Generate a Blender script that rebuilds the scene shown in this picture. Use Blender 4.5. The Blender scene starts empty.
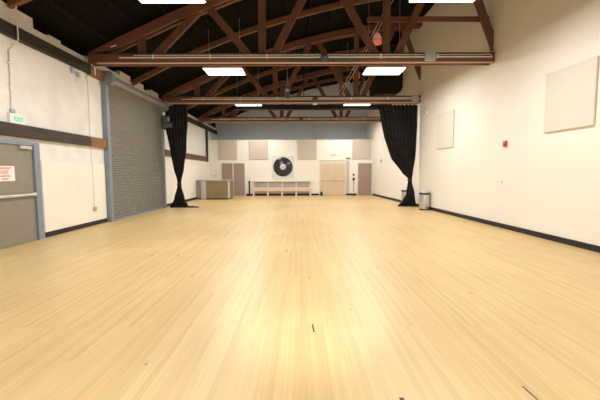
import bpy, bmesh, math, random
from mathutils import Vector, Matrix
random.seed(7)
scn = bpy.context.scene
COL = scn.collection

# ------------------------------------------------------------------ materials
def _mat(name):
    m = bpy.data.materials.new(name); m.use_nodes = True
    nt = m.node_tree
    return m, nt, nt.nodes['Principled BSDF']

def mat(name, c, rough=.6, metal=0., var=.12, scale=(6, 6, 6), bump=0., detail=4, spec=.5):
    """base colour broken up by a noise so that nothing is a flat tone"""
    m, nt, b = _mat(name)
    tc = nt.nodes.new('ShaderNodeTexCoord'); mp = nt.nodes.new('ShaderNodeMapping')
    mp.inputs['Scale'].default_value = scale
    nz = nt.nodes.new('ShaderNodeTexNoise'); nz.inputs['Scale'].default_value = 1
    nz.inputs['Detail'].default_value = detail
    rp = nt.nodes.new('ShaderNodeValToRGB')
    rp.color_ramp.elements[0].position = .3; rp.color_ramp.elements[1].position = .7
    lo = [max(0, x * (1 - var)) for x in c]; hi = [min(1, x * (1 + var)) for x in c]
    rp.color_ramp.elements[0].color = (*lo, 1); rp.color_ramp.elements[1].color = (*hi, 1)
    L = nt.links.new
    L(tc.outputs['Object'], mp.inputs['Vector']); L(mp.outputs['Vector'], nz.inputs['Vector'])
    L(nz.outputs['Fac'], rp.inputs['Fac']); L(rp.outputs['Color'], b.inputs['Base Color'])
    b.inputs['Roughness'].default_value = rough; b.inputs['Metallic'].default_value = metal
    b.inputs['Specular IOR Level'].default_value = spec
    if bump:
        bp = nt.nodes.new('ShaderNodeBump'); bp.inputs['Strength'].default_value = bump
        bp.inputs['Distance'].default_value = .01
        L(nz.outputs['Fac'], bp.inputs['Height']); L(bp.outputs['Normal'], b.inputs['Normal'])
    return m

def emis(name, c, s):
    m, nt, b = _mat(name)
    b.inputs['Base Color'].default_value = (*c, 1)
    b.inputs['Emission Color'].default_value = (*c, 1); b.inputs['Emission Strength'].default_value = s
    return m

def brick_wall_mat():
    m, nt, b = _mat('painted_brick'); L = nt.links.new
    tc = nt.nodes.new('ShaderNodeTexCoord'); sp = nt.nodes.new('ShaderNodeSeparateXYZ'); cb = nt.nodes.new('ShaderNodeCombineXYZ')
    L(tc.outputs['Object'], sp.inputs[0]); L(sp.outputs['Y'], cb.inputs['X']); L(sp.outputs['Z'], cb.inputs['Y'])
    br = nt.nodes.new('ShaderNodeTexBrick'); br.inputs['Scale'].default_value = 1
    br.inputs['Brick Width'].default_value = .22; br.inputs['Row Height'].default_value = .075
    br.inputs['Mortar Size'].default_value = .007
    br.inputs['Color1'].default_value = (.83, .82, .805, 1); br.inputs['Color2'].default_value = (.805, .795, .78, 1)
    br.inputs['Mortar'].default_value = (.785, .765, .725, 1)
    L(cb.outputs[0], br.inputs['Vector'])
    nz = nt.nodes.new('ShaderNodeTexNoise'); nz.inputs['Scale'].default_value = 2.2; nz.inputs['Detail'].default_value = 6
    L(tc.outputs['Object'], nz.inputs['Vector'])
    rp = nt.nodes.new('ShaderNodeValToRGB'); rp.color_ramp.elements[0].position = .35; rp.color_ramp.elements[1].position = .6
    rp.color_ramp.elements[0].color = (.92, .915, .905, 1); rp.color_ramp.elements[1].color = (1, 1, 1, 1)
    L(nz.outputs['Fac'], rp.inputs['Fac'])
    mx = nt.nodes.new('ShaderNodeMixRGB'); mx.blend_type = 'MULTIPLY'; mx.inputs['Fac'].default_value = 1
    L(br.outputs['Color'], mx.inputs[1]); L(rp.outputs['Color'], mx.inputs[2]); L(mx.outputs[0], b.inputs['Base Color'])
    bp = nt.nodes.new('ShaderNodeBump'); bp.inputs['Strength'].default_value = .12; bp.inputs['Distance'].default_value = .01
    bp.invert = True
    L(br.outputs['Fac'], bp.inputs['Height']); L(bp.outputs['Normal'], b.inputs['Normal'])
    b.inputs['Roughness'].default_value = .6
    return m

def floor_mat():
    m, nt, b = _mat('maple_strip_floor'); L = nt.links.new
    tc = nt.nodes.new('ShaderNodeTexCoord'); sp = nt.nodes.new('ShaderNodeSeparateXYZ'); cb = nt.nodes.new('ShaderNodeCombineXYZ')
    L(tc.outputs['Object'], sp.inputs[0]); L(sp.outputs['Y'], cb.inputs['X']); L(sp.outputs['X'], cb.inputs['Y'])
    br = nt.nodes.new('ShaderNodeTexBrick'); br.inputs['Scale'].default_value = 1
    br.offset = .37; br.offset_frequency = 7; br.squash = 1.3; br.squash_frequency = 5
    br.inputs['Brick Width'].default_value = 1.6; br.inputs['Row Height'].default_value = .044
    br.inputs['Mortar Size'].default_value = .0012; br.inputs['Mortar Smooth'].default_value = .4
    br.inputs['Bias'].default_value = 0
    br.inputs['Color1'].default_value = (0, 0, 0, 1); br.inputs['Color2'].default_value = (1, 1, 1, 1)
    br.inputs['Mortar'].default_value = (.5, .5, .5, 1)
    L(cb.outputs[0], br.inputs['Vector'])
    rp = nt.nodes.new('ShaderNodeValToRGB'); e = rp.color_ramp.elements
    e[0].position = 0; e[0].color = (.595, .405, .178, 1)
    e[1].position = 1; e[1].color = (.685, .49, .235, 1)
    for p, c in ((.25, (.632, .441, .200, 1)), (.6, (.655, .461, .213, 1))):
        n = e.new(p); n.color = c
    L(br.outputs['Color'], rp.inputs['Fac'])
    # long grain
    mp = nt.nodes.new('ShaderNodeMapping'); mp.inputs['Scale'].default_value = (60, 1.6, 1)
    L(tc.outputs['Object'], mp.inputs['Vector'])
    nz = nt.nodes.new('ShaderNodeTexNoise'); nz.inputs['Scale'].default_value = 1; nz.inputs['Detail'].default_value = 5
    L(mp.outputs[0], nz.inputs['Vector'])
    g = nt.nodes.new('ShaderNodeMapRange'); g.inputs['From Min'].default_value = .3; g.inputs['From Max'].default_value = .7
    g.inputs['To Min'].default_value = .93; g.inputs['To Max'].default_value = 1.05
    L(nz.outputs['Fac'], g.inputs['Value'])
    # broad wear
    nw = nt.nodes.new('ShaderNodeTexNoise'); nw.inputs['Scale'].default_value = .55; nw.inputs['Detail'].default_value = 5
    L(tc.outputs['Object'], nw.inputs['Vector'])
    w = nt.nodes.new('ShaderNodeMapRange'); w.inputs['From Min'].default_value = .3; w.inputs['From Max'].default_value = .7
    w.inputs['To Min'].default_value = .90; w.inputs['To Max'].default_value = 1.05
    L(nw.outputs['Fac'], w.inputs['Value'])
    # knots and dents
    mk = nt.nodes.new('ShaderNodeMapping'); mk.inputs['Scale'].default_value = (3.6, 1.4, 1); L(tc.outputs['Object'], mk.inputs['Vector'])
    vo = nt.nodes.new('ShaderNodeTexVoronoi'); vo.inputs['Scale'].default_value = 1; vo.inputs['Randomness'].default_value = 1
    L(mk.outputs[0], vo.inputs['Vector'])
    kr = nt.nodes.new('ShaderNodeMapRange'); kr.inputs['From Min'].default_value = .015; kr.inputs['From Max'].default_value = .05
    kr.inputs['To Min'].default_value = .62; kr.inputs['To Max'].default_value = 1
    L(vo.outputs['Distance'], kr.inputs['Value'])
    mo = nt.nodes.new('ShaderNodeMapRange'); mo.inputs['To Min'].default_value = 1; mo.inputs['To Max'].default_value = .80
    L(br.outputs['Fac'], mo.inputs['Value'])
    def mul(a, c):
        n = nt.nodes.new('ShaderNodeMath'); n.operation = 'MULTIPLY'; L(a, n.inputs[0]); L(c, n.inputs[1]); return n.outputs[0]
    f = mul(mul(g.outputs[0], w.outputs[0]), mul(kr.outputs[0], mo.outputs[0]))
    mx = nt.nodes.new('ShaderNodeVectorMath'); mx.operation = 'SCALE'
    L(rp.outputs['Color'], mx.inputs[0]); L(f, mx.inputs['Scale']); L(mx.outputs[0], b.inputs['Base Color'])
    rr = nt.nodes.new('ShaderNodeMapRange'); rr.inputs['To Min'].default_value = .34; rr.inputs['To Max'].default_value = .46
    L(nw.outputs['Fac'], rr.inputs['Value']); L(rr.outputs[0], b.inputs['Roughness'])
    b.inputs['Specular IOR Level'].default_value = .4
    return m

def wood(name, c, rough=.55, axis=0, var=.3):
    s = [22, 22, 22]; s[axis] = 1.2
    return mat(name, c, rough, 0, var, tuple(s), .15)

def disc_mat():
    m, nt, b = _mat('grooved_vinyl'); L = nt.links.new
    tc = nt.nodes.new('ShaderNodeTexCoord')
    wv = nt.nodes.new('ShaderNodeTexWave'); wv.wave_type = 'RINGS'; wv.rings_direction = 'Y'; wv.inputs['Scale'].default_value = 14
    L(tc.outputs['Object'], wv.inputs['Vector'])
    rp = nt.nodes.new('ShaderNodeValToRGB'); rp.color_ramp.elements[0].color = (.012, .013, .016, 1); rp.color_ramp.elements[1].color = (.05, .055, .065, 1)
    L(wv.outputs['Fac'], rp.inputs['Fac']); L(rp.outputs['Color'], b.inputs['Base Color'])
    b.inputs['Roughness'].default_value = .22
    return m

M = {}
M['floor'] = floor_mat()
M['brick'] = brick_wall_mat()
M['cream'] = mat('cream_wall_paint', (.85, .812, .735), .7, 0, .02, (.6, .6, .6), 0)
M['cream2'] = mat('cream_board_paint', (.86, .815, .725), .6, 0, .025, (1, 1, 1), 0)
M['backwall'] = mat('pale_wall_paint', (.86, .83, .75), .7, 0, .02, (.6, .6, .6))
M['gable'] = mat('blue_grey_paint', (.68, .755, .84), .8, 0, .05, (.8, .8, .8))
M['roof'] = mat('dark_roof_boards', (.007, .006, .0055), .95, 0, .4, (.6, 9, 2), 0, 4, .1)
M['joist'] = mat('dark_joist', (.014, .011, .010), .9, 0, .4, (4, 4, 4), 0, 4, .1)
M['truss'] = wood('rust_brown_timber', (.165, .068, .042), .55, 0)
M['truss_z'] = wood('rust_brown_timber_upright', (.15, .062, .040), .55, 2)
M['truss_dark'] = wood('dark_brown_timber', (.085, .037, .025), .6, 0)
M['lip'] = wood('pale_lath', (.62, .43, .32), .5, 0, .15)
M['rafter'] = wood('orange_brown_rafter', (.20, .092, .042), .5, 0)
M['walltimber'] = wood('wall_timber', (.045, .029, .019), .65, 1, .35)
M['walltimber_dark'] = wood('wall_timber_dark', (.026, .017, .012), .7, 1, .35)
M['timber_mid'] = wood('wall_timber_mid', (.115, .058, .032), .6, 1, .3)
M['timber_end'] = wood('wall_timber_end', (.23, .105, .045), .6, 1, .3)
M['steel'] = mat('grey_roller_steel', (.215, .205, .18), .45, .25, .1, (1, 3, 14))
M['guide'] = mat('blue_grey_steel', (.24, .275, .32), .45, .2, .08)
M['hood'] = mat('grey_hood_steel', (.30, .295, .28), .45, .25, .08)
M['motor'] = mat('motor_grey', (.085, .095, .11), .5, .2, .15)
M['door_taupe'] = mat('taupe_door_paint', (.25, .232, .185), .45, 0, .05)
M['frame_blue'] = mat('blue_grey_frame_paint', (.24, .285, .36), .4, .1, .06)
M['door_brown'] = mat('mauve_brown_door_paint', (.34, .255, .215), .5, 0, .04)
M['door_wood'] = wood('pale_oak_door', (.67, .53, .375), .45, 2, .08)
M['door_wood2'] = wood('paler_transom', (.70, .66, .55), .5, 0, .04)
M['frame_white'] = mat('white_frame_paint', (.80, .765, .69), .5, 0, .03)
M['panel'] = mat('beige_acoustic_fabric', (.58, .51, .425), .95, 0, .05, (40, 40, 40), .1)
M['panel_r'] = mat('oatmeal_acoustic_fabric', (.71, .665, .585), .95, 0, .04, (40, 40, 40), .1)
M['black'] = mat('black_rubber', (.016, .015, .015), .6, 0, .2)
M['blackcloth'] = mat('black_velvet', (.019, .0175, .0175), .95, 0, .3, (3, 3, 3), 0, 4, .15)
M['blackmetal'] = mat('black_metal', (.02, .02, .022), .5, .3, .2)
M['duct'] = mat('black_duct', (.004, .004, .004), .7, 0, .3)
M['conduit'] = mat('galvanised_pipe', (.80, .79, .77), .4, .1, .1)
M['jbox'] = mat('grey_box_paint', (.42, .46, .50), .5, .2, .08)
M['plate'] = mat('dark_splice_steel', (.10, .09, .09), .5, .4, .2)
M['white'] = mat('white_plastic', (.84, .84, .82), .4, 0, .03)
M['tube'] = emis('lit_diffuser', (1, .97, .90), 6.0)
M['red'] = mat('red_plastic', (.55, .02, .02), .35, 0, .05)
M['redtext'] = mat('red_lettering', (.72, .10, .08), .6, 0, .05)
M['greentext'] = emis('green_lettering', (.06, .62, .26), .35)
M['greytext'] = mat('pale_green_lettering', (.42, .56, .46), .6, 0, .05)
M['stainless'] = mat('brushed_stainless', (.62, .61, .60), .28, .9, .08, (3, 3, 60))
M['alu'] = mat('satin_aluminium', (.68, .66, .62), .35, .7, .06)
M['bar_front'] = mat('olive_gold_laminate', (.22, .175, .088), .4, 0, .08, (3, 3, 3))
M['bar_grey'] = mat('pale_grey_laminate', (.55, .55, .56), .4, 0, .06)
M['bar_dark'] = mat('dark_grey_laminate', (.26, .25, .22), .5, 0, .08)  # darker, warmer grey of the counter's recessed end panel
M['bar_top'] = mat('tan_counter_top', (.42, .35, .22), .35, 0, .06)
M['bench'] = wood('pale_birch', (.82, .67, .52), .5, 0, .06)
M['bench_back'] = mat('grey_bench_back', (.42, .40, .38), .7, 0, .06)
M['backing'] = mat('pale_acrylic_sheet', (.70, .70, .68), .25, 0, .03)
M['disc'] = disc_mat()
M['label'] = mat('pale_record_label', (.62, .63, .64), .5, 0, .05)
M['orange'] = emis('orange_lamp_glass', (.85, .24, .12), .22)
M['pink'] = emis('pink_lamp_glass', (.82, .40, .32), .22)
M['tape'] = mat('faded_green_tape', (.56, .515, .235), .45, 0, .1)
M['scuff_pale'] = mat('brown_stain', (.36, .24, .11), .7, 0, .2)
M['scuff'] = mat('dark_gouge', (.10, .06, .035), .8, 0, .2)

# ------------------------------------------------------------------ mesh builder
class MB:
    def __init__(s): s.v = []; s.f = []; s.sm = []
    def add(s, vs, fs, smooth=False):
        o = len(s.v); s.v += [tuple(v) for v in vs]
        for f in fs: s.f.append([i + o for i in f]); s.sm.append(smooth)
        return s
    def box(s, x0, x1, y0, y1, z0, z1, bev=0.):
        if bev <= 0:
            vs = [(x, y, z) for x in (x0, x1) for y in (y0, y1) for z in (z0, z1)]
            return s.add(vs, [(0, 1, 3, 2), (4, 6, 7, 5), (0, 4, 5, 1), (2, 3, 7, 6), (0, 2, 6, 4), (1, 5, 7, 3)])
        bm = bmesh.new(); bmesh.ops.create_cube(bm, size=1)
        for v in bm.verts:
            v.co = Vector(((x0 + x1) / 2 + v.co.x * (x1 - x0), (y0 + y1) / 2 + v.co.y * (y1 - y0), (z0 + z1) / 2 + v.co.z * (z1 - z0)))
        bmesh.ops.bevel(bm, geom=bm.edges[:], offset=bev, segments=2, affect='EDGES', profile=.5)
        bm.verts.index_update()
        s.add([v.co[:] for v in bm.verts], [[v.index for v in f.verts] for f in bm.faces]); bm.free()
        return s
    def prism(s, poly, a0, a1, axis):
        """poly of 2-D points extruded along axis; the other two axes in x,y,z order"""
        def P(p, a):
            q = [p[0], p[1]]; q.insert(axis, a); return tuple(q)
        n = len(poly)
        vs = [P(p, a0) for p in poly] + [P(p, a1) for p in poly]
        fs = [list(range(n))[::-1], [n + i for i in range(n)]]
        fs += [[i, (i + 1) % n, n + (i + 1) % n, n + i] for i in range(n)]
        return s.add(vs, fs)
    def tube(s, pts, r, n=8):
        pts = [Vector(p) for p in pts]; vs = []; fs = []
        up = Vector((0, 0, 1))
        for i, p in enumerate(pts):
            t = (pts[min(i + 1, len(pts) - 1)] - pts[max(i - 1, 0)]).normalized()
            a = t.cross(up if abs(t.z) < .95 else Vector((1, 0, 0))).normalized(); b = t.cross(a)
            vs += [p + a * r * math.cos(k * 2 * math.pi / n) + b * r * math.sin(k * 2 * math.pi / n) for k in range(n)]
        for i in range(len(pts) - 1):
            for k in range(n):
                fs.append([i * n + k, i * n + (k + 1) % n, (i + 1) * n + (k + 1) % n, (i + 1) * n + k])
        s.add(vs, fs, True)
        m = len(pts) - 1
        return s.add(vs[:n] + vs[m * n:], [list(range(n))[::-1], [n + k for k in range(n)]])
    def lathe(s, prof, axis='Z', c=(0, 0, 0), n=32):
        """prof: (radius, along) list"""
        vs = []; fs = []
        for r, a in prof:
            for k in range(n):
                t = 2 * math.pi * k / n; u, w = r * math.cos(t), r * math.sin(t)
                q = {'Z': (u, w, a), 'Y': (u, a, w), 'X': (a, u, w)}[axis]
                vs.append((q[0] + c[0], q[1] + c[1], q[2] + c[2]))
        for i in range(len(prof) - 1):
            for k in range(n):
                fs.append([i * n + k, i * n + (k + 1) % n, (i + 1) * n + (k + 1) % n, (i + 1) * n + k])
        s.add(vs, fs, True)
        m = len(prof) - 1
        return s.add(vs[:n] + vs[m * n:], [list(range(n))[::-1], [n + k for k in range(n)]])
    def build(s, name, m, parent=None, loc=None):
        me = bpy.data.meshes.new(name); me.from_pydata(s.v, [], s.f)
        me.polygons.foreach_set('use_smooth', s.sm)
        bm = bmesh.new(); bm.from_mesh(me); bmesh.ops.recalc_face_normals(bm, faces=bm.faces[:]); bm.to_mesh(me); bm.free()
        me.materials.append(m)
        o = bpy.data.objects.new(name, me); COL.objects.link(o)
        if parent: o.parent = parent
        if loc: o.location = loc
        return o

def tag(o, label=None, cat=None, group=None, kind=None):
    if label: o['label'] = label
    if cat: o['category'] = cat
    if group: o['group'] = group
    if kind: o['kind'] = kind
    return o
def thing(name, label, cat, loc=(0, 0, 0), rz=0, group=None, kind=None):
    o = bpy.data.objects.new(name, None); COL.objects.link(o); o.empty_display_size = .2
    o.location = loc; o.rotation_euler = (0, 0, rz)
    return tag(o, label, cat, group, kind)
def dup(root, loc, rz=0, label=None):
    r = root.copy(); COL.objects.link(r); r.location = loc; r.rotation_euler = (0, 0, rz)
    if label: r['label'] = label
    for ch in list(root.children):
        c = ch.copy(); COL.objects.link(c); c.parent = r
        for g in list(ch.children):
            d = g.copy(); COL.objects.link(d); d.parent = c
    return r
def text(name, body, size, m, parent, loc, rot, align='CENTER', bold=.0):
    cu = bpy.data.curves.new(name, 'FONT'); cu.body = body; cu.size = size; cu.align_x = align; cu.align_y = 'CENTER'
    cu.extrude = .002; cu.offset = bold; cu.materials.append(m)
    tmp = bpy.data.objects.new('tmp', cu); COL.objects.link(tmp); bpy.context.view_layer.update()
    me = bpy.data.meshes.new_from_object(tmp.evaluated_get(bpy.context.evaluated_depsgraph_get()))
    bpy.data.objects.remove(tmp); bpy.data.curves.remove(cu)
    if not me.materials: me.materials.append(m)
    o = bpy.data.objects.new(name, me); COL.objects.link(o); o.parent = parent; o.location = loc; o.rotation_euler = rot
    return o

# ------------------------------------------------------------------ room measures (metres)
LW = -5.9                                   # inner face of the left wall
def RW(y): return 5.336 - .046 * (y - 10)   # inner face of the right wall
RANG = math.atan(.046)
Y0, YB, YG = -6.0, 22.325, 24.4             # rear, far partition, gable
def zc(x): return 4.6 + 3.1 * (1 - ((x + 5.83 - 12) / 12) ** 2)   # centre line of the bowed top chord
def zroof(x): return max(4.97, zc(x) + .20)

# ------------------------------------------------------------------ setting
fl = MB(); fl.box(LW - .2, 6.4, Y0 - .2, YG + .2, -.1, 0)
floor = tag(fl.build('floor', M['floor']), 'pale maple strip floor running the length of the hall', 'floor', kind='structure')
for (x, y, l, w, a) in ((1.545, 2.18, .16, .011, .05), (.665, 2.12, .05, .03, .0), (-1.57, 4.87, .07, .025, .3), (.125, 3.16, .17, .016, .06), (.13, 4.72, .14, .014, .02), (-2.66, 6.05, .07, .04, .2), (-2.2, 6.1, .2, .02, .1), (.55, 3.6, .04, .02, 0), (-1.2, 2.55, .025, .02, 0), (2.1, 4.1, .10, .012, 0), (1.2, 5.2, .12, .012, 0), (-.25, 6.4, .22, .02, 0)):
    o = MB().box(-w / 2, w / 2, -l / 2, l / 2, .0003, .0012).build('scuff_mark', M['scuff' if w in (.011, .03, .016) and (l > .06 or l == .05) else 'scuff_pale'], floor, (x, y, 0)); o.rotation_euler[2] = a
tp = MB(); tp.prism([(-4.34, 1.0), (-4.25, 1.0), (-5.40, 14.2), (-5.49, 14.2)], .0003, .0015, 2)
tag(tp.build('floor_tape', M['tape'], floor), 'faded green tape line')

# left wall: stepped masonry top
pts = [(Y0, -.1), (Y0, 4.9)]
for y, z in ((7.87, 4.90), (7.87, 4.69), (8.35, 4.69), (8.35, 4.74), (8.75, 4.74), (8.75, 4.67), (9.9, 4.67), (9.9, 4.78), (10.35, 4.78), (10.35, 4.70), (11.0, 4.70), (11.0, 4.70),
             (11.55, 4.68), (11.55, 4.84), (12.25, 4.84), (12.25, 4.66), (12.75, 4.66), (12.75, 4.80), (13.25, 4.80), (13.25, 4.64), (13.9, 4.64), (13.9, 4.78),
             (14.6, 4.78), (14.6, 4.62), (YG + .1, 4.62)): pts.append((y, z))
pts.append((YG + .1, -.1))
# concave outline: build as columns
wl = MB()
ys = sorted(set(p[0] for p in pts))
def topz(ym):
    z = 4.9
    for i in range(1, len(pts) - 2):
        if pts[i][0] <= ym <= pts[i + 1][0] and pts[i][0] != pts[i + 1][0]: z = pts[i][1]
    return z
for a, b in zip(ys[:-1], ys[1:]):
    wl.box(LW - .2, LW, a, b, -.1, topz((a + b) / 2))
tag(wl.build('wall_left', M['brick']), 'white painted brick wall with the roller door', 'wall', kind='structure')
bd = MB(); bd.box(LW, LW + .02, 7.84, 10.36, .12, 1.76, .004)
tag(bd.build('trim_1', M['cream2']), 'smooth cream board on the lower wall between exit door and roller door', 'wall panel', kind='structure')
bd = MB(); bd.box(LW, LW + .02, 14.86, 21.9, .12, 2.2, .004)
tag(bd.build('trim_2', M['cream2']), 'smooth cream board on the lower wall beyond the roller door', 'wall panel', kind='structure')

# right wall (angled), far partition, gable, rear
wr = MB(); wr.prism([(RW(Y0 - .2), Y0 - .2), (RW(Y0 - .2) + .15, Y0 - .2), (RW(YG + .2) + .15, YG + .2), (RW(YG + .2), YG + .2)], -.1, 8.1, 2)
tag(wr.build('wall_right', M['cream']), 'tall cream plaster wall with two square panels', 'wall', kind='structure')
wb = MB(); wb.box(LW, RW(YB), YB, YB + .14, 0, 3.6)
wb.box(LW, RW(YB) - .1, YB + .14, YG - .01, 3.46, 3.6)
tag(wb.build('wall_back', M['backwall']), 'pale partition wall at the far end with doors and beige panels', 'wall', kind='structure')
wg = MB(); gp = [(LW, 3.3)] + [(LW + .2 * i, zroof(LW + .2 * i)) for i in range(0, 60)]
gp = [p for p in gp if p[0] < RW(YG)] + [(RW(YG), zroof(RW(YG))), (RW(YG), 3.3)]
wg.prism(gp, YG, YG + .15, 1)
tag(wg.build('wall_gable', M['gable']), 'blue grey gable wall above and behind the far partition', 'wall', kind='structure')
wz = MB(); wz.box(LW - .2, 6.4, Y0 - .15, Y0, 0, 8.1)
tag(wz.build('wall_rear', M['cream']), 'cream wall behind the viewer', 'wall', kind='structure')
ce = MB(); xs = [-6.3 + .25 * i for i in range(51)]
ce.prism([(x, zroof(x)) for x in xs] + [(x, zroof(x) + .08) for x in reversed(xs)], Y0 - .2, YG + .2, 1)
ce.box(-6.35, -6.12, Y0 - .2, YG + .2, 4.3, 5.05)
ceil = tag(ce.build('ceiling', M['roof']), 'black boarded bow roof', 'ceiling', kind='structure')
for i in range(13):
    x = -5.2 + i * .8
    if x > 4.6: break
    z = zroof(x)
    MB().box(x - .025, x + .025, Y0, YG - .02, z - .09, z).build('roof_joist', M['joist'], ceil)

# wall timbers on the left
def timber(name, label, y0, y1, z0, z1, m, d=.11):
    return tag(MB().box(LW, LW + d, y0, y1, z0, z1, .008).build(name, m), label, 'timber', kind='structure')
t = timber('trim_3', 'dark timber rail along the left wall above the exit door', Y0, 9.62, 2.24, 2.50, M['walltimber'])
t = timber('trim_10', 'orange brown end of the lower timber beside the roller door', 9.62, 10.38, 2.24, 2.50, M['timber_end'])
t = timber('trim_4', 'brown timber rail along the left wall beyond the curtain', 14.95, 21.6, 2.24, 2.50, M['timber_mid'])
t = timber('trim_5', 'dark upper timber along the left wall up to the roller door', Y0, 9.75, 4.24, 4.49, M['walltimber_dark'], .12)
t = timber('trim_6', 'orange brown end of the upper timber beside the roller door hood', 9.75, 10.40, 4.21, 4.46, M['timber_end'], .12)
t = timber('trim_7', 'dark upper timber along the left wall beyond the curtain', 15.9, YG - .02, 4.18, 4.42, M['walltimber_dark'], .12)
# baseboards
def baseb(name, label, poly): return tag(MB().prism(poly, 0, .12, 2).build(name, M['black']), label, 'baseboard', kind='structure')
baseb('baseboard_left', 'black baseboard between exit door and roller door', [(LW, 7.84), (LW + .025, 7.84), (LW + .025, 10.36), (LW, 10.36)])
baseb('baseboard_left_far', 'black baseboard on the left wall beyond the roller door', [(LW, 14.9), (LW + .025, 14.9), (LW + .025, YB - .03), (LW, YB - .03)])
baseb('baseboard_right', 'black baseboard along the right wall', [(RW(Y0), Y0), (RW(YB), YB), (RW(YB) - .02, YB), (RW(Y0) - .02, Y0)])
for i, (a, b) in enumerate(((-3.5, 1.26), (3.02, 3.73))):
    baseb('baseboard_back' if i == 0 else 'baseboard_back_short', ('long black baseboard behind the bench', 'short black baseboard between the far doors')[i], [(a, YB - .02), (b, YB - .02), (b, YB), (a, YB)])
tr = MB().box(LW, RW(YB), YB - .015, YB, 3.57, 3.605)
tag(tr.build('trim_8', M['frame_white']), 'pale capping along the top of the far partition', 'trim', kind='structure')
tag(MB().box(RW(YB) - .035, RW(YB) - .002, YB - .025, YB, 0, 2.3).build('trim_9', M['frame_white']), 'white strip in the far right corner', 'trim', kind='structure')

# ------------------------------------------------------------------ roller door
rd = thing('door_2', 'tall grey steel roller door in the left wall', 'roller door', (LW, 10.46, 0), kind='structure')
W = 4.22; pitch = .074; prof = []
n = int(4.3 / pitch)
for i in range(n):
    z = .06 + i * pitch
    prof += [(.075, z), (.102, z + .012), (.108, z + .033), (.098, z + .056), (.075, z + pitch - .004)]
sl = MB(); vs = [(x, y, z) for y in (.07, W - .07) for x, z in prof]; k = len(prof)
sl.add(vs, [[i, i + 1, k + i + 1, k + i] for i in range(k - 1)], True)
sl.build('slat_curtain', M['steel'], rd)
MB().box(.06, .13, .07, W - .07, 0, .06, .008).build('bottom_bar', M['guide'], rd)
for y in (-.06, W - .09):
    MB().box(.001, .15, y, y + .15, 0, 4.12, .01).build('guide_rail', M['guide'], rd)
hd = MB(); hp = []
hp = [(.005, 4.47), (.15, 4.47), (.25, 4.42), (.30, 4.33), (.30, 4.25), (.26, 4.20), (.14, 4.18), (.005, 4.18)]
hd.prism(hp, .06, W - .06, 1); hd.build('hood', M['hood'], rd)
for y in (-.07, W - .05):
    e = MB(); e.prism([(.002, 4.50), (.28, 4.50), (.36, 4.42), (.37, 4.20), (.30, 4.10), (.002, 4.10)], y, y + .14, 1)
    e.build('end_bracket', M['guide'], rd)
mo = MB(); mo.box(.16, .36, W - .10, W + .10, 3.60, 3.86, .03); mo.lathe([(.08, .15), (.11, .17), (.12, .22), (.12, .46), (.10, .50), (.03, .51)], 'X', (0, W - .0, 3.50), 24)
mo.box(.005, .20, W - .09, W + .09, 3.32, 3.88, .015)
op = mo.build('chain_operator', M['motor'], rd)
MB().lathe([(.10, .36), (.115, .37), (.115, .40), (.05, .41)], 'X', (0, W - .02, 3.76), 20).build('hand_wheel', M['guide'], op)
MB().box(.03, .16, W - .06, W + .06, 3.24, 3.33, .015).build('cable_box', M['jbox'], op)
MB().box(.15, .22, W - .05, W + .05, 3.90, 4.05, .01).build('white_box', M['white'], rd)

# ------------------------------------------------------------------ emergency exit door, left
d1 = thing('door_1', 'taupe emergency exit door in a blue grey frame', 'door', (LW, 6.65, 0), kind='structure')
MB().box(.0, .03, -.25, .915, .01, 2.07, .004).build('door_slab', M['door_taupe'], d1)
for y0, y1 in ((-.42, -.255), (.925, 1.12)):
    f = MB(); f.box(0, .05, y0, y1, 0, 2.16, .006)
    f.box(.05, .075, (y0 if y0 > 0 else y1 - .05), (y0 + .05 if y0 > 0 else y1), 0, 2.12, .004)
    f.build('door_jamb', M['frame_blue'], d1)
MB().box(0, .06, -.255, .925, 2.08, 2.16, .006).build('door_head', M['frame_blue'], d1)
pb = MB(); pb.box(.03, .09, -.20, -.13, .98, 1.07, .01); pb.box(.03, .09, .84, .905, .985, 1.065, .01); pb.box(.07, .10, -.2, .905, .995, 1.05, .012)
pb.build('push_bar', M['alu'], d1)
MB().box(.031, .09, .54, .86, 2.0, 2.065, .008).build('door_closer', M['alu'], d1)
sg = MB().box(.031, .034, -.06, .42, 1.33, 1.635).build('door_sign', M['white'], d1)
R90 = (math.pi / 2, 0, math.pi / 2)
for s_, z, bdy in ((.062, 1.585, 'EMERGENCY'), (.095, 1.505, 'EXIT'), (.046, 1.43, 'ALARM WILL'), (.046, 1.375, 'SOUND')):
    text('lettering', bdy, s_, M['redtext'], sg, (.0345, .18, z), R90, bold=.001)

# ------------------------------------------------------------------ exit signs
ex = thing('exit_sign', 'white exit sign with green lettering above the taupe door', 'exit sign', (LW, 7.22, 2.475))
MB().box(.002, .06, -.20, .20, 0, .235, .008).build('sign_case', M['white'], ex)
text('lettering', 'EXIT', .125, M['greentext'], ex, (.062, .02, .125), R90, bold=.004)
ex2 = thing('exit_sign', 'small pale exit sign above the oak double doors', 'exit sign', (2.23, YB, 2.62))
MB().box(-.24, .24, -.05, -.002, 0, .16, .008).build('sign_case', M['white'], ex2)
text('lettering', 'EXIT', .13, M['greytext'], ex2, (0, -.052, .08), (math.pi / 2, 0, 0), bold=.002)

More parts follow.
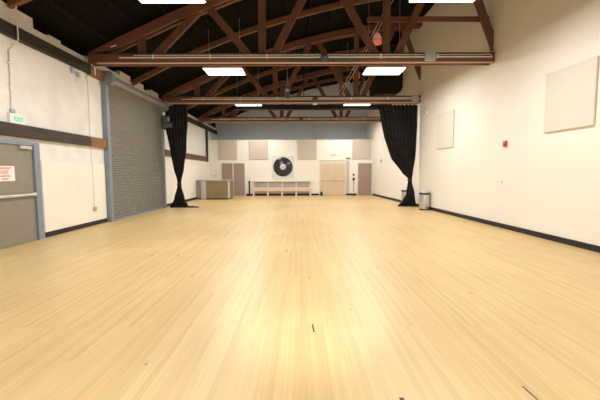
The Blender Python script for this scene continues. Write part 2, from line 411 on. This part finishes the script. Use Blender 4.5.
# ------------------------------------------------------------------ conduits and boxes on the left wall
def arc(c, r, a0, a1, u, v, n=6):
    return [tuple(Vector(c) + Vector(u) * r * math.cos(a0 + (a1 - a0) * i / n) + Vector(v) * r * math.sin(a0 + (a1 - a0) * i / n) for _ in (0,))[0] for i in range(n + 1)]
x = LW + .018
cd = thing('conduit_pipe', 'bent grey conduit running down to the exit sign above the door', 'conduit', (0, 7.13, 0))
MB().tube([(-5.05, 0, 5.04), (-5.35, .02, 5.08), (-5.58, .05, 5.06), (-5.69, .08, 4.98), (-5.74, .10, 4.85), (-5.745, .10, 4.2), (-5.80, .05, 4.1), (x, .02, 3.98), (x, .0, 2.735)], .016).build('pipe', M['conduit'], cd)
for z in (3.7, 3.2):
    MB().box(LW + .001, LW + .04, -.04, .04, z, z + .03).build('clamp', M['conduit'], cd)
MB().box(LW + .001, LW + .05, -.05, .05, 2.722, 2.80, .005).build('conduit_box', M['jbox'], cd)
cd = thing('conduit_pipe', 'short bent conduit arching from the nearest truss to the timber end', 'conduit', (0, 9.9, 0))
MB().tube([(-4.95, -.35, 4.93), (-5.25, -.22, 4.91), (-5.48, -.1, 4.87), (-5.63, -.02, 4.79), (-5.70, .0, 4.66), (-5.758, .0, 4.5), (-5.763, .0, 4.24)], .018).build('pipe', M['conduit'], cd)
cd = thing('conduit_pipe', 'straight thin conduit dropping to a wall outlet beside the roller door', 'conduit', (LW, 9.74, 0))
MB().tube([(.018, 0, 4.05), (.018, 0, 1.8), (.04, 0, 1.74), (.04, 0, .53)], .010).build('pipe', M['frame_white'], cd)
MB().box(.001, .07, -.045, .045, 4.05, 4.17, .006).build('top_box', M['white'], cd)
MB().box(.021, .075, -.05, .06, .41, .53, .006).build('outlet_box', M['jbox'], cd)
cd = thing('junction_box', 'grey box with a looped cable under the upper timber', 'electrical box', (LW, 9.2, 4.05))
MB().box(.001, .06, -.16, -.03, .02, .165, .006).build('box', M['jbox'], cd)
MB().box(.001, .06, .05, .17, -.02, .11, .006).build('box', M['jbox'], cd)
MB().tube([(.03, -.08, .02), (.05, -.06, -.1), (.05, 0, -.19), (.05, .06, -.15), (.04, .11, -.02)], .008).build('cable_loop', M['conduit'], cd)
cd = thing('conduit_pipe', 'dark upright pipe in the far left corner between the timbers', 'conduit', (LW, 21.7, 2.0))
MB().tube([(.09, 0, 0.2), (.09, 0, 2.18)], .07, 12).build('pipe', M['walltimber_dark'], cd)
MB().box(0, .13, -.05, .05, 0.8, .86).build('clamp', M['plate'], cd)

# ------------------------------------------------------------------ trusses
def clip(poly, xmax):
    out = []
    for i, p in enumerate(poly):
        q = poly[(i + 1) % len(poly)]
        if p[0] <= xmax: out.append(p)
        if (p[0] - xmax) * (q[0] - xmax) < 0:
            t = (xmax - p[0]) / (q[0] - p[0]); out.append((xmax, p[1] + t * (q[1] - p[1])))
    return out
def bar_poly(a, b, w):
    a, b = Vector(a), Vector(b); d = (b - a).normalized(); nn = Vector((-d.y, d.x)) * w / 2
    return [tuple(a + nn), tuple(b + nn), tuple(b - nn), tuple(a - nn)]
TOPN = [-2.62, .62, 4.15]; BOTN = [-4.35, -1.02, 2.40, 5.80]
def truss(y, label, xl, plates, z0, z1):
    r = RW(y) - .012
    t = thing('roof_truss', label, 'truss', (0, y, 0), group='timber roof trusses')
    bc = MB()
    for s in (-1, 1):
        bc.box(xl, r, s * .10 - .045, s * .10 + .045, z0 + .015, z1 - .035, .008)
    bc.build('bottom_chord', M['truss'], t)
    MB().box(xl, r, -.16, .16, z1 - .035, z1, .004).build('chord_cap', M['truss_dark'], t)
    MB().box(xl + .25, r, -.165, -.12, z0, z0 + .035, .006).build('chord_lip', M['lip'], t)
    tc = MB(); xs = [xl + .05] + [-5.0 + 1.62 * i for i in range(7)]; xs = [q for q in xs if q < r - .3] + [r]
    up = [(q, zc(q) + .12) for q in xs]; dn = [(q, zc(q) - .14) for q in xs]
    dn[0] = (xs[0], z1 - .005); up[0] = (xs[0], z1 + .03)
    for s in (-1, 1):
        tc.prism(up + dn[::-1], s * .10 - .045, s * .10 + .045, 1)
    tc.build('top_chord', M['truss'], t)
    MB().prism([(p[0], p[1] - .07) for p in up] + [(p[0], p[1] + .05) for p in dn[::-1]], -.054, .054, 1).build('chord_filler', M['truss_dark'], t)
    zb = z1 - .12
    for bx in BOTN[:3]:
        tp_ = zc(bx)
        MB().prism([(bx - .10, zb), (bx + .10, zb), (bx + .10, tp_), (bx - .10, tp_)], -.054, .054, 1).build('web_post', M['truss_z'], t)
    def brace(a, b, cl=False):
        p = bar_poly(a, b, .19)
        p = clip(p, r)
        MB().prism(p, -.054, .054, 1).build('web_brace', M['truss_z'], t)
    brace((BOTN[0] + .28, zb), (TOPN[0] - .05, zc(TOPN[0]) - .05))
    brace((TOPN[0] + .1, zc(TOPN[0])), (BOTN[1] - .28, zb))
    brace((BOTN[1] + .25, zb), (TOPN[1] - .08, zc(TOPN[1])))
    brace((TOPN[1] + .12, zc(TOPN[1])), (BOTN[2] - .22, zb))
    brace((BOTN[2] + .25, zb), (TOPN[2] - .12, zc(TOPN[2])))
    brace((TOPN[2] + .15, zc(TOPN[2])), (BOTN[3] - .28, zb))
    if plates:
        MB().box(-.25, 1.65, -.160, -.146, z0 + .045, z1 - .05, .003).build('splice_plate', M['plate'], t)
    return t
T1, T2, T3 = 9.763, 14.83, 20.05
ta = truss(T1, 'nearest and widest rust brown timber roof truss', -5.77, True, 4.46, 4.74)
tb = truss(T2, 'second rust brown roof truss, the one above the two black curtains', -5.8, True, 4.395, 4.70)
tcx = truss(T3, 'farthest rust brown roof truss in front of the blue grey gable', -5.77, False, 4.37, 4.67)
# horizontal tie on the nearest truss
MB().box(1.9, RW(9.9) - .03, 0.146, .21, 5.68, 5.82, .006).build('cross_tie', M['truss'], ta)

def chord_conduit(y, dz, label, x0, x1, boxes, hub):
    c = thing('conduit_pipe', label, 'conduit', (0, y - .178, dz))
    MB().tube([(x0, 0, 4.655), (x1, 0, 4.655)], .017).build('pipe', M['conduit'], c)
    MB().tube([(x0 + .4, .0, 4.715), (x1 - .25, 0, 4.715), (x1 - .12, 0, 4.73), (x1 - .04, 0, 4.71), (x1 - .0, 0, 4.64), (x1 - .04, 0, 4.57)], .011).build('upper_pipe', M['conduit'], c)
    q = x0 + .9
    while q < x1 - .5:
        MB().box(q, q + .035, -.022, .022, 4.62, 4.735).build('clamp', M['conduit'], c); q += 1.55
    for b in boxes:
        MB().box(b - .14, b + .14, -.08, .016, 4.54, 4.785, .008).build('junction_box', M['jbox'], c)
    MB().lathe([(.03, -.07), (.10, -.06), (.11, -.02), (.11, .015)], 'Y', (hub, 0, 4.64), 8).build('round_box', M['motor'], c)
chord_conduit(T1, -.04, 'pale conduit clipped along the nearest truss with a grey junction box', -4.9, 5.25, [3.55], .68)
chord_conduit(T2, -.09, 'pale conduit clipped along the second truss above the curtains', -4.95, 5.06, [4.85], .66)
chord_conduit(T3, -.12, 'pale conduit clipped along the farthest truss', -5.0, 4.75, [], .1)

# mid-bay arched rafters
def rafter(y, label, dz=0, xl=-5.85):
    r = RW(y) - .012; xs = [xl] + [-5.2 + .85 * i for i in range(13)]; xs = [q for q in xs if q < r - .1] + [r]
    p = [(q, zc(q) + .13 + dz * max(0, 1 - (q + 5.85) / 3)) for q in xs] + [(q, zc(q) - .05 + dz * max(0, 1 - (q + 5.85) / 3)) for q in reversed(xs)]
    return tag(MB().prism(p, -.05, .05, 1).build('arched_rafter', M['rafter'], None, (0, y, 0)), label, 'rafter', 'arched rafters between the trusses')
rafter(7.2, 'arched rafter whose end shows in the top left corner', .27)
rafter(12.3, 'arched rafter between the nearest and the second truss')
rafter(17.45, 'arched rafter between the second and the farthest truss')
rafter(22.3, 'arched rafter above the far partition')

# ------------------------------------------------------------------ lights
LIGHTY = [6.57, 11.50, 16.50]; LX = [-2.44, 2.76]
for x in LX: pass
wh = ['at the top edge of the picture', 'below the nearest truss', 'just under the second truss']
def light_fixture(x, y, label):
    t = thing('ceiling_light', label, 'light', (x, y, 4.77 if y < 15 else 4.71), group='rectangular fluorescent ceiling lights')
    h = MB(); h.prism([(-.64, .015), (.64, .015), (.60, .06), (-.60, .06)], -.37, .37, 1); h.build('housing', M['white'], t)
    MB().box(-.61, .61, -.36, .36, 0, .03, .008).build('diffuser', M['tube'], t)
    for q in (-.5, .5):
        MB().tube([(q, 0, .06), (q, 0, zroof(x + q) - 4.77 + .01)], .004, 5).build('hanger_wire', M['conduit'], t)
    return t
for i, y in enumerate(LIGHTY):
    for j, x in enumerate(LX):
        side = 'left' if j == 0 else 'right'
        lab = ('%s one of the two lit rectangular lights ' % side) + wh[i]
        light_fixture(x, y, lab)
LAMP_W = 142
for i, y in enumerate([-3.8, 1.25] + LIGHTY + [20.78]):
    for x in LX:
        la = bpy.data.lights.new('light', 'AREA'); la.shape = 'RECTANGLE'; la.size = 1.2; la.size_y = .70
        la.energy = LAMP_W * (.45 if y > 20 else 1); la.color = (1, .97, .925)
        lo = bpy.data.objects.new('light_lamp', la); COL.objects.link(lo); lo.location = (x, y, 4.72 if y < 15 else 4.66)

# two more fixtures stand right behind the farthest truss
for j, x in enumerate(LX):
    light_fixture(x, 20.78, '%s lit rectangular light hidden behind the farthest truss chord' % ('left' if j == 0 else 'right'))
# on-camera flash, pointing at the floor ahead
fsp = bpy.data.lights.new('flash', 'SPOT'); fsp.energy = 760; fsp.spot_size = math.radians(35); fsp.spot_blend = 1; fsp.shadow_soft_size = .05; fsp.color = (1, .94, .92)
fo = bpy.data.objects.new('flash_lamp', fsp); COL.objects.link(fo); fo.location = (0, 0, 1.75)
fo.rotation_euler = (Vector((.05, 4.4, 0)) - Vector((0, 0, 1.75))).to_track_quat('-Z', 'Y').to_euler()

# ------------------------------------------------------------------ curtains
def curtain(name_label, y, prof, folds, seed, trail):
    """prof: (z, left x, right x, depth of folds)"""
    rnd = random.Random(seed)
    root = thing('stage_curtain', name_label, 'curtain', (0, y, 0), group='black tied-back curtains')
    nu, nv = folds * 8, 60
    zs = [p[0] for p in prof]
    def at(z):
        for a, b in zip(prof[:-1], prof[1:]):
            if b[0] <= z <= a[0]:
                t = (a[0] - z) / (a[0] - b[0]); t = t * t * (3 - 2 * t) if a[4] else t
                return [a[i] + (b[i] - a[i]) * t for i in range(4)]
        return prof[-1][:4]
    ph = [rnd.uniform(-.5, .5) for _ in range(folds + 2)]
    vs = []; fs = []
    for j in range(nv + 1):
        z = zs[0] + (zs[-1] - zs[0]) * j / nv
        _, xl, xr, dp = at(z)
        for i in range(nu + 1):
            u = i / nu; f = u * folds
            k = ph[int(f)] * (1 - f % 1) + ph[int(f) + 1] * (f % 1)
            wv = math.sin(2 * math.pi * f + k)
            xx = xl + (xr - xl) * u + .006 * math.sin(5 * z + 9 * u)
            yy = dp * wv + .35 * dp * math.sin(2.3 * math.pi * f + 1.5 * z)
            zz = z
            if j == 0: zz = z - .06 * (1 - wv)
            vs.append((xx, yy, zz))
    for j in range(nv):
        for i in range(nu):
            a = j * (nu + 1) + i; fs.append([a, a + 1, a + nu + 2, a + nu + 1])
    o = MB().add(vs, fs, True).build('drape', M['blackcloth'], root)
    so = o.modifiers.new('thick', 'SOLIDIFY'); so.thickness = .012
    return root
ltop = 4.40
cl = curtain('black curtain tied back beside the roller door', T2, [
    (ltop, -5.83, -4.76, .07, 0), (3.5, -5.74, -4.80, .07, 0), (2.45, -5.55, -4.88, .065, 0), (1.75, -5.45, -5.0, .06, 1), (1.05, -5.29, -5.15, .035, 1), (.95, -5.29, -5.15, .035, 1),
    (.35, -5.45, -5.02, .08, 0), (.012, -5.66, -4.86, .13, 0)], 7, 3, 1)
tb_ = MB(); tb_.lathe([(.085, -.035), (.10, -.02), (.10, .02), (.085, .035)], 'Z', (-5.22, 0, 1.0), 20); tb_.build('tieback', M['black'], cl)
pu = MB(); rr = random.Random(5)
for (cx, cy, rx, ry, h) in ((-5.2, -.05, .36, .17, .10), (-4.78, -.1, .38, .13, .06), (-4.5, -.12, .16, .09, .04)):
    n_ = 28; ring = []
    vs = [(cx, cy, h)]
    for lv, (s, zz) in enumerate(((.45, .85), (.8, .5), (1, .004))):
        for k in range(n_):
            a = 2 * math.pi * k / n_; w = 1 + .10 * math.sin(5 * a + lv) + rr.uniform(-.05, .05)
            vs.append((cx + rx * s * w * math.cos(a), cy + ry * s * w * math.sin(a), (h * zz * (1 + .25 * math.sin(4 * a + lv))) if lv < 2 else .004))
    fs = [[0, 1 + k, 1 + (k + 1) % n_] for k in range(n_)]
    for lv in range(2):
        fs += [[1 + lv * n_ + k, 1 + (lv + 1) * n_ + k, 1 + (lv + 1) * n_ + (k + 1) % n_, 1 + lv * n_ + (k + 1) % n_] for k in range(n_)]
    pu.add(vs, fs, True)
pu.build('hem_pool', M['blackcloth'], cl)
cr = curtain('broad black curtain tied back against the right wall beside the bins', T2, [
    (ltop, 3.34, 5.03, .06, 0), (2.95, 3.62, 5.02, .06, 0), (2.05, 3.96, 4.96, .055, 0), (1.5, 4.41, 4.88, .05, 1), (1.19, 4.70, 4.84, .035, 1), (1.11, 4.70, 4.84, .035, 1),
    (.53, 4.63, 4.98, .05, 0), (.2, 4.42, 5.03, .06, 0), (.012, 4.26, 5.08, .07, 0)], 10, 8, 0)
tb_ = MB(); tb_.lathe([(.085, -.035), (.10, -.02), (.10, .02), (.085, .035)], 'Z', (4.77, 0, 1.15), 20); tb_.build('tieback', M['black'], cr)

# ------------------------------------------------------------------ bins
bn = thing('trash_bin', 'stainless steel bin with a black rim, in front of the right curtain', 'bin', (4.94, 13.5, 0), group='stainless steel bins')
MB().lathe([(.19, .0), (.20, .005), (.20, .045)], 'Z').build('base_ring', M['black'], bn)
MB().lathe([(.195, .045), (.198, .06), (.198, .60), (.195, .61)], 'Z').build('bin_body', M['stainless'], bn)
MB().lathe([(.195, .61), (.208, .612), (.208, .665), (.19, .68), (.172, .68), (.168, .60)], 'Z').build('bin_rim', M['black'], bn)
MB().lathe([(.168, .665), (.17, .70), (.155, .735), (.10, .755), (.02, .76)], 'Z').build('bin_lid', M['stainless'], bn)
b2 = dup(bn, (4.85, 15.62, 0), .4, 'stainless steel bin half hidden behind the right curtain')

# ------------------------------------------------------------------ acoustic panels
ap = thing('acoustic_panel', 'beige square panel above the brown double doors', 'wall panel', (-4.65, YB, 2.35), group='square beige wall panels')
MB().box(-.615, .615, -.05, -.012, .0, 1.225, .012).build('fabric_face', M['panel'], ap)
MB().box(-.60, .60, -.012, -.001, .012, 1.21).build('edge_frame', M['frame_white'], ap)
for x, lb in ((-2.655, 'beige square panel above the left end of the bench'), (.485, 'beige square panel right of the vinyl record decoration'), (4.02, 'beige square panel above the single brown door')):
    dup(ap, (x, YB, 2.35), 0, lb)
for y, lb in ((7.05, 'large pale square panel on the right wall, nearest the viewer'), (12.36, 'pale square panel on the right wall, next to the curtain')):
    p = thing('acoustic_panel', lb, 'wall panel', (RW(y), y, 2.345), RANG, 'square pale panels on the right wall')
    MB().box(-.05, -.012, -.61, .61, 0, 1.26, .012).build('fabric_face', M['panel_r'], p)
    MB().box(-.012, -.001, -.595, .595, .012, 1.248).build('edge_frame', M['frame_white'], p)

# ------------------------------------------------------------------ right wall devices
def on_right(name, y, z, label, cat):
    return thing(name, label, cat, (RW(y), y, z), RANG)
fa = on_right('fire_alarm', 9.0, 2.14, 'red fire alarm strobe on the right wall between the panels', 'fire alarm')
MB().box(-.05, -.001, -.06, .06, 0, .15, .008).build('alarm_case', M['red'], fa)
MB().lathe([(.035, -.075), (.04, -.06), (.04, -.05)], 'X', (0, .01, .105), 14).build('strobe_lens', M['bench_back'], fa)
fa2 = on_right('fire_alarm', 20.4, 2.10, 'red fire alarm strobe far down the right wall beyond the curtain', 'fire alarm')
MB().box(-.05, -.001, -.07, .07, 0, .15, .008).build('alarm_case', M['red'], fa2)
MB().lathe([(.035, -.075), (.04, -.06), (.04, -.05)], 'X', (0, .01, .105), 14).build('strobe_lens', M['white'], fa2)
sw = on_right('light_switch', 9.09, 1.16, 'small white switch plate below the fire alarm', 'switch')
MB().box(-.012, -.001, -.04, .04, 0, .12, .004).build('switch_plate', M['white'], sw)
MB().box(-.022, -.011, -.012, .012, .04, .085, .003).build('toggle', M['bench_back'], sw)
se = on_right('wall_sensor', 14.1, 3.85, 'small white wall sensor beside the top of the right curtain', 'sensor')
MB().box(-.06, -.001, -.05, .05, 0, .12, .01).build('sensor_body', M['white'], se)
MB().lathe([(.02, -.075), (.028, -.06)], 'X', (0, 0, .05), 12).build('sensor_lens', M['black'], se)

# ------------------------------------------------------------------ far doors
def back_door(name, label, x0, x1, h, leaves, m, fw=.06, top=0, fm='frame_white'):
    t = thing(name, label, 'door', ((x0 + x1) / 2, YB, 0), kind='structure')
    w = (x1 - x0) / 2
    fr = MB()
    fr.box(-w - fw, -w, -.04, 0, 0, h + fw, .004); fr.box(w, w + fw, -.04, 0, 0, h + fw, .004); fr.box(-w, w, -.04, 0, h, h + fw, .004)
    fr.build('door_frame', M[fm], t)
    lw = 2 * w / leaves
    for i in range(leaves):
        a = -w + i * lw
        s = MB().box(a + .004, a + lw - .004, -.025, 0, .01, h - top - .004, .003).build('door_leaf', m, t)
        if leaves == 1:
            MB().lathe([(.025, -.085), (.03, -.075), (.012, -.05), (.03, -.03), (.03, -.025)], 'Y', (a + .09, 0, 1.0), 14).build('door_knob', M['alu'], s)
        elif name == 'door_4':
            MB().box(a + .06, a + lw - .06, -.075, -.045, .98, 1.04, .008).box(a + .08, a + .12, -.05, -.025, .97, 1.05).box(a + lw - .12, a + lw - .08, -.05, -.025, .97, 1.05).build('push_bar', M['alu'], s)
            if i == 0: MB().box(a + lw - .12, a + lw - .03, -.034, -.025, 1.3, 1.55).build('lock_plate', M['alu'], s)
        else:
            MB().box(a + (lw - .10 if i == 0 else .05), a + (lw - .05 if i == 0 else .10), -.05, -.025, .95, 1.1, .005).build('pull_handle', M['alu'], s)
    if top:
        MB().box(-w + .004, w - .004, -.02, 0, h - top, h - .002, .003).build('transom_panel', M['door_wood2'], t)
    return t
d3 = back_door('door_3', 'brown double doors at the far left behind the bar counter', -5.07, -3.58, 2.10, 2, M['door_brown'])
MB().box(-.03, .03, -.045, -.025, .01, 2.095, .004).build('door_astragal', M['frame_white'], d3)
d4 = back_door('door_4', 'pale oak double doors under the far exit sign', 1.33, 2.95, 2.27, 2, M['door_wood'], .05, .24)
sl_ = MB().box(.86, 1.09, -.03, 0, .13, 2.27, .004).build('side_light', M['panel'], d4)
d5 = back_door('door_5', 'single brown door in the far right corner', 3.80, 4.68, 2.08, 1, M['door_brown'], .05)
ps = thing('wall_plate', 'small grey plate above the narrow strip beside the oak doors', 'sign', (3.14, YB, 2.36))
MB().box(-.14, .14, -.04, -.001, 0, .10, .006).build('plate_body', M['bench_back'], ps)
MB().box(-.12, .12, -.046, -.04, .03, .07, .002).build('plate_face', M['plate'], ps)

# ------------------------------------------------------------------ bench
be = thing('bench', 'long pale wooden bench with grey back panels under the vinyl record', 'bench', (-1.135, YB - .02, 0))
bw = 1.875
for i in range(5):
    q = -bw + .05 + i * (2 * bw - .1) / 4
    up_ = MB(); up_.box(q - .05, q + .05, -.42, -.36, 0, .44, .004); up_.box(q - .04, q + .04, -.10, -.04, 0, .90, .004)
    up_.box(q - .025, q + .025, -.36, -.10, .2, .44)
    up_.build('leg', M['bench'], be)
MB().box(-bw, bw, -.46, -.03, .44, .52, .01).build('seat', M['bench'], be)
MB().box(-bw, bw, -.425, -.405, .30, .44, .004).build('apron', M['bench'], be)
MB().box(-bw - .02, bw + .02, -.22, -.01, .90, .97, .01).build('top_rail', M['bench'], be)
for i in range(4):
    a = -bw + .09 + i * (2 * bw - .1) / 4
    MB().box(a, a + (2 * bw - .1) / 4 - .08, -.07, -.05, .52, .90, .003).build('back_panel', M['bench_back'], be)

# ------------------------------------------------------------------ record decoration
re_ = thing('record_decoration', 'giant black vinyl record on a pale square sheet above the bench', 'wall decoration', (-1.08, YB, 1.08))
MB().box(-.71, .71, -.03, -.001, 0, 1.48, .006).build('backing_sheet', M['backing'], re_)
ds = MB().lathe([(.02, -.052), (.62, -.052), (.625, -.046), (.625, -.031)], 'Y', (0, 0, 0), 64).build('disc', M['disc'], re_, (0, 0, .78))
MB().lathe([(.02, -.056), (.185, -.056), (.188, -.053)], 'Y', (0, 0, 0), 40).build('centre_label', M['label'], ds)
MB().lathe([(.005, -.060), (.035, -.059), (.035, -.056)], 'Y', (0, 0, 0), 16).build('spindle_hole', M['black'], ds)

# ------------------------------------------------------------------ bar counter
bc = thing('bar_counter', 'tan and grey portable bar counter in the far left corner', 'counter', (0, 0, 0))
BX0, BX1, BY0, BY1 = -5.86, -3.92, 19.15, 20.25
MB().box(-5.25, BX1, BY0, BY0 + .04, .06, 1.03, .004).build('front_panel', M['bar_front'], bc)
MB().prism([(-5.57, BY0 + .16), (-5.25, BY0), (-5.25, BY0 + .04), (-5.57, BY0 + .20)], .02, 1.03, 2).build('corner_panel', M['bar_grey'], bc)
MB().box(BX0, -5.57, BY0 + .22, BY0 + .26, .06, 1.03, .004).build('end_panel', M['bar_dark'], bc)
MB().box(BX1 - .10, BX1 + .0, BY0 - .012, BY0 - .001, .06, 1.03, .003).build('corner_post', M['bar_grey'], bc)
MB().box(BX1 - .03, BX1, BY0 + .04, BY1, .06, 1.03, .004).build('side_panel', M['bar_front'], bc)
MB().prism([(BX0, BY0 + .19), (-5.6, BY0 + .13), (-5.26, BY0 - .04), (BX1 + .05, BY0 - .04), (BX1 + .05, BY1), (BX0, BY1)], 1.03, 1.085, 2).build('counter_top', M['bar_top'], bc)
MB().box(BX0 + .04, BX1 - .04, BY0 + .36, BY1 - .04, 0, .06).build('plinth', M['black'], bc)
MB().box(-5.3, BX1 - .05, BY0 + .05, BY0 + .33, 0, .06).build('plinth', M['black'], bc)
ta_ = thing('goose_neck_tap', 'small grey goose-neck tap on the wall above the bar counter', 'tap', (-5.5, YB, 1.3))
MB().tube([(0, -.02, .0), (.06, -.10, .0), (.12, -.12, .06), (.14, -.12, .25), (.12, -.14, .36), (.08, -.17, .38), (.05, -.18, .30)], .018).build('spout', M['alu'], ta_)
MB().box(-.10, .10, -.045, -.001, -.05, .05, .01).build('tap_base', M['alu'], ta_)

# ------------------------------------------------------------------ far floor items
po = thing('barrier_post', 'short black post on a flat base left of the bench', 'post', (-3.24, YB - .30, 0))
MB().lathe([(.19, .0), (.19, .02), (.06, .04), (.05, .06)], 'Z').build('post_base', M['blackmetal'], po)
MB().lathe([(.05, .05), (.05, .86), (.065, .87), (.065, .95), (.03, .97)], 'Z', (0, 0, 0), 20).build('post_shaft', M['blackmetal'], po)
st = thing('floor_stand', 'slim grey stand with a black and white head beside the single brown door', 'stand', (3.48, YB - .26, 0))
MB().lathe([(.14, 0), (.14, .015), (.03, .03)], 'Z', (0, 0, 0), 24).build('stand_base', M['blackmetal'], st)
MB().lathe([(.016, .02), (.016, 1.12)], 'Z', (0, 0, 0), 12).build('stand_pole', M['plate'], st)
MB().box(-.07, .07, -.06, .05, .98, 1.14, .02).build('lower_head', M['black'], st)
MB().box(-.055, .055, -.05, .05, 1.14, 1.28, .02).build('white_head', M['white'], st)
MB().box(-.06, .05, -.05, .04, 1.28, 1.40, .02).build('upper_head', M['black'], st)
ds_ = thing('door_stop', 'small black wedge-shaped box on the floor left of the oak doors', 'door stop', (1.40, YB - .16, 0))
MB().prism([(-.10, 0), (.10, 0), (.08, .22), (-.05, .22)], -.08, .06, 1).build('stop_body', M['black'], ds_)
MB().tube([(-.02, 0, .22), (.0, 0, .27), (.04, 0, .27), (.06, 0, .22)], .012).build('stop_handle', M['black'], ds_)

# ------------------------------------------------------------------ roof clutter
hb = thing('hanging_control_box', 'black box hanging on a rod from the nearest truss', 'hanging box', (-.33, T1, 4.475))
MB().tube([(0, 0, 0), (0, 0, -.62)], .012).build('drop_rod', M['black'], hb)
MB().box(-.06, .06, -.05, .05, -.92, -.62, .015).build('box_body', M['blackmetal'], hb)
MB().box(-.035, .035, -.056, -.05, -.74, -.68, .002).build('box_face', M['guide'], hb)
for y, lb in ((T2, 'orange and pink lamp hanging beside the second truss post'), (T3 - .1, 'orange and pink lamp hanging near the farthest truss')):
    x = 3.20; lp = thing('pendant_lamp', lb, 'lamp', (x, y - .30, 6.75), group='orange and pink hanging lamps')
    MB().lathe([(.17, 0.02), (.185, .0), (.19, .16), (.185, .17)], 'Z', (0, 0, 0), 20).build('lower_shade', M['orange'], lp)
    MB().lathe([(.185, .17), (.18, .24), (.13, .38), (.06, .43)], 'Z', (0, 0, 0), 20).build('upper_shade', M['pink'], lp)
    MB().tube([(0, 0, .43), (0, 0, zroof(x) - 6.74)], .01).build('drop_rod', M['black'], lp)
wi = thing('slack_wire', 'thin pale wires slanting down from the roof to the second truss', 'wire', (0, 0, 0))
for dx in (0, .12):
    MB().tube([(3.15 + dx, 12.26, zc(3.15) - .04), (2.6 + dx, 13.1, 6.35), (1.6 + dx, T2 - .1, 4.70)], .008, 6).build('wire_strand', M['conduit'], wi)
du = thing('air_duct', 'long black duct running across the hall behind the second truss', 'duct', (0, 17.45, 0))
MB().box(-3.2, 4.6, -.16, .16, 4.62, 4.86, .02).build('duct_run', M['duct'], du)
for q in (-2.6, .2, 3.0):
    MB().box(q, q + .03, -.01, .01, 4.85, zc(q) - .04).build('hanger_strap', M['duct'], du)
un = thing('air_unit', 'big black air unit below the roof against the right wall', 'air unit', (RW(17.6), 17.6, 0), RANG)
pp = [(-.02, 5.60), (-.10, 5.40), (-.25, 5.29), (-1.32, 5.26), (-1.32, 7.42), (-.02, 7.46)]
MB().prism(pp, -.65, .65, 1).build('unit_case', M['duct'], un)
for z in (5.7, 6.1):
    MB().box(-1.2, -.15, -.668, -.65, z, z + .03).build('case_rib', M['blackmetal'], un)
sn = thing('motion_sensor', 'tiny white sensor under the middle of the second truss', 'sensor', (.66, T2 - .09, 4.41))
MB().box(-.09, .09, -.05, .05, -.07, 0, .015).build('sensor_body', M['white'], sn)
MB().lathe([(.01, -.10), (.03, -.09), (.035, -.07)], 'Z', (0, 0, 0), 12).build('sensor_lens', M['black'], sn)

# ------------------------------------------------------------------ world, camera, colour
w = bpy.data.worlds.new('World'); scn.world = w; w.use_nodes = True
w.node_tree.nodes['Background'].inputs['Color'].default_value = (.02, .02, .02, 1)
w.node_tree.nodes['Background'].inputs['Strength'].default_value = .2

f, pitch, yaw, roll, h = 342.0, 4.56, .048, -.171, 1.481
cam = bpy.data.cameras.new('camera'); co = bpy.data.objects.new('camera', cam); COL.objects.link(co)
cam.sensor_fit = 'HORIZONTAL'; cam.sensor_width = 36; cam.lens = 36 * f / 600; cam.clip_end = 200; cam.clip_start = .05
Rm = Matrix.Rotation(math.radians(yaw), 3, 'Z').inverted() @ Matrix.Rotation(math.radians(90 - pitch), 3, 'X') @ Matrix.Rotation(math.radians(-roll), 3, 'Z').inverted()
co.matrix_world = Matrix.Translation((0, 0, h)) @ Rm.to_4x4()
scn.camera = co
scn.view_settings.view_transform = 'Standard'; scn.view_settings.look = 'None'
scn.view_settings.exposure = 0; scn.view_settings.gamma = 1
